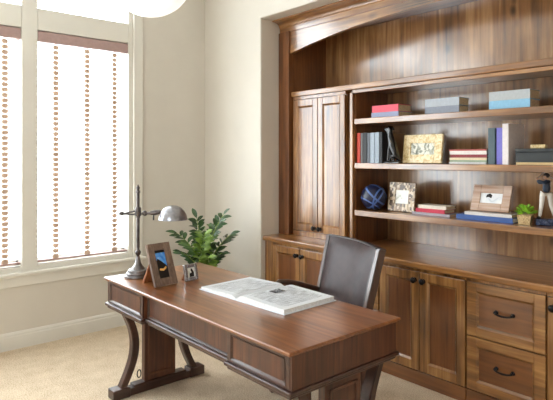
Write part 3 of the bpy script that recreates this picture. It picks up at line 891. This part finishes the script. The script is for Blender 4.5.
for x0, x1, h, nm, rgb, lab in (
        (-2.948, -2.914, .250, 'red_cloth', (196, 64, 46), 'red upright book, leftmost in the row on the middle shelf'),
        (-2.908, -2.888, .248, 'ash_cloth', (112, 108, 108), 'thin grey upright book between the red book and the black books'),
        (-2.886, -2.844, .250, 'ink_cloth', (40, 42, 46), 'thick black upright book, left of the two pale blue-grey books'),
        (-2.838, -2.812, .246, 'steel_cloth', (104, 110, 120), 'steel grey upright book touching the pale blue-grey books on their left'),
        (-2.808, -2.764, .248, 'pale_blue_cloth', (158, 170, 184), 'left one of two pale blue-grey upright books on the middle shelf'),
        (-2.760, -2.718, .248, 'pale_blue_cloth', (158, 170, 184), 'right one of two pale blue-grey upright books on the middle shelf'),
        (-2.712, -2.686, .250, 'jet_cloth', (30, 30, 34), 'narrow black upright book right of the pale blue-grey books'),
        (-2.682, -2.650, .246, 'tan_cloth', (150, 120, 92), 'tan upright book partly behind the black dog figurine')):
    yb = YU if x1 < -2.66 else 3.53
    upright_book(x0, x1, yb, yb+.17, S2, S2+h, cover(nm, rgb), lab, G)
G = 'low pile of books on the middle shelf'
z = S2
for h, nm, rgb, dx, lab, pe in (
        (.014, 'pearl_cloth', (206, 206, 206), 0, 'pearl grey thin book at the bottom of the low pile', 'white_edge'),
        (.013, 'sage_cloth', (150, 166, 140), .008, 'sage green thin book second from bottom in the low pile', 'white_edge'),
        (.017, 'cream_cloth', (222, 204, 170), .004, 'cream book in the low pile, beneath the dark red book', 'white_edge'),
        (.022, 'crimson_cloth', (140, 44, 52), .012, 'dark red book in the middle of the low pile', 'white_edge'),
        (.025, 'white_cloth', (226, 218, 214), .006, 'white book near the top of the low pile', 'white_edge'),
        (.011, 'brick_cloth', (176, 84, 80), 0, 'thin brick-red book topmost of the low pile', 'white_edge')):
    flat_book(-2.124+dx, -1.838+dx*.2, 3.5, 3.66, z, z+h, cover(nm, rgb), lab, G, 0, pe); z += h+.0005
G = 'upright books on the right of the middle shelf'
upright_book(-1.826, -1.776, 3.5, 3.70, S2, S2+.248, cover('teal_cloth', (74, 92, 100)), 'dark teal upright book beside the low pile', G)
upright_book(-1.766, -1.724, 3.5, 3.70, S2, S2+.247, cover('violet_cloth', (116, 112, 196)), 'violet-blue upright book between the teal and white ones', G)
upright_book(-1.716, -1.674, 3.48, 3.71, S2, S2+.272, cover('ivory_cloth', (224, 216, 216)), 'tall white upright book, tallest on the middle shelf', G, 'white_edge')
flat_book(-1.62, -1.30, 3.47, 3.66, S2, S2+.016, cover('straw_cloth', (206, 178, 128)), 'thin straw-coloured book under the black box on the middle shelf', None)
t = thing('keepsake_box', 'black leather box at the right end of the middle shelf', 'box', (-1.458, 3.56, S2+.0165))
B().box(-.165, .165, -.09, .09, .0003, .064, .004).build('box_body', cover('black_leatherette', (40, 44, 46)), t)
B().box(-.167, .167, -.092, .092, .0645, .088, .004).build('lid', cover('black_leatherette', (40, 44, 46)), t)
o = B().box(-.047, .047, -.02, .02, .0003, .026, .003).box(-.043, .043, -.0215, .0215, .006, .02, .002).build('trinket_box', M['gold'])
tag(o, 'small gilt block on top of the black leather box', 'trinket', None, (-1.518, 3.575, S2+.105))
G = 'books under and beside frames on the bottom shelf'
z = S3
flat_book(-2.455, -2.13, 3.52, 3.68, z, z+.018, cover('grey_lilac_cloth', (164, 156, 166)), 'grey-lilac thin book, lowest of the pile beside the mosaic frame', G)
flat_book(-2.428, -2.178, 3.53, 3.67, z+.0185, z+.047, cover('cherry_cloth', (190, 36, 66)), 'cherry red book in the pile beside the mosaic frame', G)
flat_book(-2.412, -2.172, 3.54, 3.67, z+.0475, z+.074, cover('linen_cloth', (226, 216, 200)), 'off-white book topmost of the pile beside the mosaic frame', G)
flat_book(-2.066, -1.655, 3.50, 3.74, z, z+.034, cover('royal_cloth', (52, 84, 148)), 'royal blue book under the leaning landscape frame', G, 0, 'white_edge')
flat_book(-2.004, -1.665, 3.505, 3.74, z+.0345, z+.056, cover('stone_cloth', (206, 200, 196)), 'stone white book between royal blue book and leaning frame', G)

# frames on shelves
G = 'picture frames on the bookcase'
photo_frame('photo_frame', 'pale gilt landscape frame on the middle shelf beside the dog figurine', .345, .222, .066, .022, M['gold'], M['pic_sketch'],
            (-2.382, 3.53, S2), 0, math.radians(7), G, M['easel'])
photo_frame('photo_frame', 'brown mosaic tile frame with white picture on the bottom shelf', .252, .234, .062, .02, M['mosaic'], M['pic_white'],
            (-2.606, 3.575, S3), 0, math.radians(8), G, M['easel'])
fr = photo_frame('photo_frame', 'weathered landscape frame leaning on the royal blue book pile', .275, .19, .058, .02, M['pale_frame'], M['pic_snow'],
            (-1.853, 3.56, S3+.057), math.radians(2), math.radians(20), G, M['easel'])
R = Matrix.Translation((0, 0, .02*math.sin(math.radians(20))+.0006)) @ Matrix.Rotation(-math.radians(20), 4, 'X')
b = B(); b.prism([(-.04, .10), (-.034, .122), (-.012, .13), (.004, .118), (.0, .096), (-.02, .104)], 'Y', .0078, .0089).xf(R)
b.build('dark_print', M['hair'], [c for c in fr.children if c.name.startswith('picture')][0])

# ------------------------------------------------------------------ cobalt orb
ORB = (-2.842, 3.535, S3+.107)
t = thing('decorative_orb', 'dark cobalt glass orb with crossing blue bands on the bottom shelf', 'orb', (ORB[0], ORB[1], S3))
B().sphere((0, 0, .1075), .1055, (1, 1, 1), 40).build('sphere', M['orb_dark'], t)
toward = Vector((.64, -.77, 0)).normalized()
for ax, sh in (((.62, .3, .72), .02), ((-.45, -.65, .62), -.015), ((.1, .75, .66), .055), ((.9, .2, -.3), .05), ((.3, .4, .86), -.06)):
    a = Vector(ax).normalized(); u = a.orthogonal().normalized(); v = a.cross(u)
    rr = math.sqrt(.1075**2-sh**2)
    bm = bmesh.new(); n = 48; rows = []
    for k in range(n):
        th = 2*PI*k/n; dirv = u*math.cos(th)+v*math.sin(th)
        ring = []
        for q in (-.008, -.004, .004, .008):
            p = (a*(sh+q)+dirv*rr).normalized()*(.1068 if abs(q) < .005 else .1052)
            ring.append(bm.verts.new(p+Vector((0, 0, .1075))))
        rows.append(ring)
    for k in range(n):
        for j in range(3):
            f = bm.faces.new((rows[k][j], rows[k][j+1], rows[(k+1) % n][j+1], rows[(k+1) % n][j])); f.smooth = True
    bmesh.ops.recalc_face_normals(bm, faces=bm.faces)
    b = B(); b._merge(bm); b.build('band', M['orb_band'], t)

# ------------------------------------------------------------------ skin helper for the figurines
def skinned(name, joints, edges, mat, parent, root=0, sub=2):
    me = bpy.data.meshes.new(name)
    me.from_pydata([j[0] for j in joints], edges, [])
    o = bpy.data.objects.new(name, me); COL.objects.link(o); o.parent = parent
    m = o.modifiers.new('Skin', 'SKIN'); m.use_smooth_shade = True
    if not me.skin_vertices: me.skin_vertices.new() if hasattr(me.skin_vertices, 'new') else None
    for i, j in enumerate(joints):
        r = j[1] if isinstance(j[1], tuple) else (j[1], j[1])
        me.skin_vertices[0].data[i].radius = r
        me.skin_vertices[0].data[i].use_root = (i == root)
    s = o.modifiers.new('Subdivision', 'SUBSURF'); s.levels = sub; s.render_levels = sub
    me.materials.append(mat)
    return o
def ensure_skin(joints): pass

# dog figurine: sitting hound, facing picture left
dg = thing('dog_figurine', 'glossy black sitting hound figurine on the middle shelf', 'figurine', (-2.600, 3.475, S2), math.radians(4))
B().box(-.066, .068, -.03, .03, .0003, .012, .003).build('base', M['dog'], dg)
J = [((.035, 0, .045), .036),      # 0 rump
     ((.018, 0, .10), .030),       # 1 loin
     ((-.006, 0, .155), .040),     # 2 ribcage
     ((-.022, 0, .195), .031),     # 3 shoulder
     ((-.030, 0, .232), .021),     # 4 neck
     ((-.032, 0, .276), .031),    # 5 skull
     ((-.062, 0, .270), .020),    # 6 muzzle
     ((-.086, 0, .263), .014),     # 7 nose
     ((-.024, .016, .15), .012), ((-.032, .016, .085), .012), ((-.038, .016, .024), .010), ((-.052, .016, .018), .009),
     ((-.024, -.016, .15), .012), ((-.032, -.016, .085), .012), ((-.038, -.016, .024), .010), ((-.052, -.016, .018), .009),
     ((.026, .026, .062), .028), ((-.002, .03, .055), .012), ((.03, .03, .022), .008), ((.004, .03, .018), .007),
     ((.026, -.026, .062), .028), ((-.002, -.03, .055), .012), ((.03, -.03, .022), .008), ((.004, -.03, .018), .007),
     ((.058, 0, .022), .007), ((.066, .012, .018), .004),
     ((-.024, .022, .290), .009), ((-.012, .030, .262), .007), ((-.024, -.022, .290), .009), ((-.012, -.030, .262), .007)]
Ed = [(0, 1), (1, 2), (2, 3), (3, 4), (4, 5), (5, 6), (6, 7), (2, 8), (8, 9), (9, 10), (10, 11), (2, 12), (12, 13), (13, 14), (14, 15),
      (0, 16), (16, 17), (17, 18), (18, 19), (0, 20), (20, 21), (21, 22), (22, 23), (0, 24), (24, 25), (5, 26), (26, 27), (5, 28), (28, 29)]
skinned('dog_body', J, Ed, M['dog'], dg)

# golfer figurine at the end of a swing
gf = thing('golfer_figurine', 'figurine of a person in navy top and ivory trousers, right shelf end', 'figurine', (-1.486, 3.60, S3), math.radians(30))
B().box(-.062, .085, -.05, .05, .0003, .042, .006).build('base', M['navy_base'], gf)
skinned('trousers', [((.004, 0, .222), .023), ((-.018, 0, .198), .020), ((-.026, -.006, .12), .014), ((-.036, -.008, .052), .011), ((.024, 0, .198), .020), ((.034, .004, .12), .014), ((.055, .006, .056), .011)],
        [(0, 1), (1, 2), (2, 3), (0, 4), (4, 5), (5, 6)], M['trouser'], gf)
skinned('torso', [((.004, 0, .205), .024), ((.006, 0, .245), .026), ((.004, 0, .275), .024), ((-.012, -.02, .278), .012), ((-.042, -.03, .272), .010), ((-.052, -.026, .294), .008),
                  ((.024, .008, .278), .012), ((-.004, -.034, .268), .010), ((-.048, -.030, .292), .008), ((.004, 0, .295), .010)],
        [(0, 1), (1, 2), (2, 3), (3, 4), (4, 5), (2, 6), (6, 7), (7, 8), (2, 9)], M['navy'], gf)
skinned('head', [((.004, 0, .292), .008), ((.002, -.002, .312), .016), ((-.002, -.004, .322), .013), ((-.015, -.008, .312), .004)], [(0, 1), (1, 2), (1, 3)], M['skin'], gf)
B().sphere((.006, .001, .321), .019, (1, 1, .85), 20).build('hair', M['hair'], gf)
b = B(); b.sphere((-.054, -.028, .300), .009, (1, 1, 1.1), 14); b.build('hands', M['skin'], gf)
b = B()
for fx, fy, fz in ((-.042, -.014, .048), (.058, 0, .050)):
    b.sphere((fx, fy, fz), .014, (1.0, 1.5, .55), 16)
b.build('shoes', M['hair'], gf)
B().tube([(-.054, -.028, .298), (-.01, .02, .34), (.05, .05, .30)], .0022, 6).build('club', M['pewter'], gf)

# small green plant in a square pot
sp = thing('succulent_plant', 'tiny bright green plant in a speckled square pot, bottom shelf', 'plant', (-1.588, 3.535, S3), math.radians(12))
w0, w1, h = .034, .043, .062
b = B(); bm = bmesh.new()
lo = [bm.verts.new((sx*w0, sy*w0, .0004)) for sx, sy in ((-1, -1), (1, -1), (1, 1), (-1, 1))]
hi = [bm.verts.new((sx*w1, sy*w1, h)) for sx, sy in ((-1, -1), (1, -1), (1, 1), (-1, 1))]
hi2 = [bm.verts.new((sx*(w1-.005), sy*(w1-.005), h)) for sx, sy in ((-1, -1), (1, -1), (1, 1), (-1, 1))]
lo2 = [bm.verts.new((sx*(w1-.007), sy*(w1-.007), h-.01)) for sx, sy in ((-1, -1), (1, -1), (1, 1), (-1, 1))]
bm.faces.new(lo[::-1]); bm.faces.new(lo2)
for k in range(4):
    q = (k+1) % 4
    bm.faces.new((lo[k], lo[q], hi[q], hi[k])); bm.faces.new((hi[k], hi[q], hi2[q], hi2[k])); bm.faces.new((hi2[k], hi2[q], lo2[q], lo2[k]))
bmesh.ops.recalc_face_normals(bm, faces=bm.faces); b._merge(bm); b.build('pot', M['mini_pot'], sp)
bm = bmesh.new()
for k in range(120):
    az = random.uniform(0, 2*PI); el = random.uniform(.15, 1.4)
    d = Vector((math.cos(az)*math.cos(el), math.sin(az)*math.cos(el), math.sin(el)))
    st0 = Vector((0, 0, h-.012))+d*random.uniform(.012, .045); st0.z += .018
    up = d.orthogonal().normalized()
    if up.z < 0: up = -up
    leaflet(bm, st0, d, (up+Vector((0, 0, .2))).normalized(), random.uniform(.026, .05), .016)
b = B(); b._merge(bm); b.build('foliage', M['succulent'], sp)

# ------------------------------------------------------------------ globe pendant
PX, PY, PZ, PR = -2.37, 1.24, 2.49, .209
pd = thing('pendant_light', 'white alabaster globe pendant hanging near the window top', 'light', (PX, PY, PZ))
B().sphere((0, 0, 0), PR, (1, 1, 1), 48).build('globe', M['globe'], pd)
B().lathe([(.075, PR-.02), (.08, PR-.005), (.05, PR+.02), (.012, PR+.05), (.0, PR+.05)], (0, 0, 0), 28).build('cap', M['pewter_dark'], pd)
B().tube([(0, 0, PR+.04), (0, 0, CEIL-PZ-.02)], .008, 10).build('rod', M['pewter_dark'], pd)
B().lathe([(.0, CEIL-PZ-.03), (.05, CEIL-PZ-.026), (.07, CEIL-PZ-.001), (0, CEIL-PZ-.001)], (0, 0, 0), 28).build('ceiling_rose', M['pewter_dark'], pd)

# ------------------------------------------------------------------ daylight
W = bpy.data.worlds.new('daylight'); SC.world = W; W.use_nodes = True
bg = W.node_tree.nodes['Background']
bg.inputs['Color'].default_value = (.90, .95, 1.0, 1); bg.inputs['Strength'].default_value = 11.0
def portal(name, loc, rot, sx, sy):
    l = bpy.data.lights.new(name, 'AREA'); l.shape = 'RECTANGLE'; l.size = sx; l.size_y = sy
    l.cycles.is_portal = True
    o = bpy.data.objects.new(name, l); COL.objects.link(o); o.location = loc; o.rotation_euler = rot
    return o


portal('daylight_portal', (WX-.16, (OY0+OY1)/2, (OZ0+OZ1)/2), (0, -PI/2, 0), OZ1-OZ0, OY1-OY0)
portal('daylight_portal', ((FX0+FX1)/2, YF-.09, (FZ0+FZ1)/2), (PI/2, 0, 0), FX1-FX0, FZ1-FZ0)  # sky light entering by the added fill window

# ------------------------------------------------------------------ camera
cam = bpy.data.cameras.new('camera'); co = bpy.data.objects.new('camera', cam); COL.objects.link(co)
cam.sensor_fit = 'HORIZONTAL'; cam.sensor_width = 36; cam.lens = 536.0/553*36
cam.shift_y = -(200-156.5)/553; cam.clip_start = .02
co.location = (0, 0, 1.6); co.rotation_euler = (PI/2, 0, math.radians(49.088))
SC.camera = co
SC.view_settings.view_transform = 'Standard'; SC.view_settings.look = 'None'
SC.view_settings.gamma = 1; SC.view_settings.use_curve_mapping = False
SC.view_settings.exposure = 0.4
SC.cycles.use_denoising = True
SC.cycles.max_bounces = 10; SC.cycles.diffuse_bounces = 6; SC.cycles.transparent_max_bounces = 12
SC.cycles.caustics_reflective = False; SC.cycles.caustics_refractive = False
SC.cycles.sample_clamp_indirect = 8
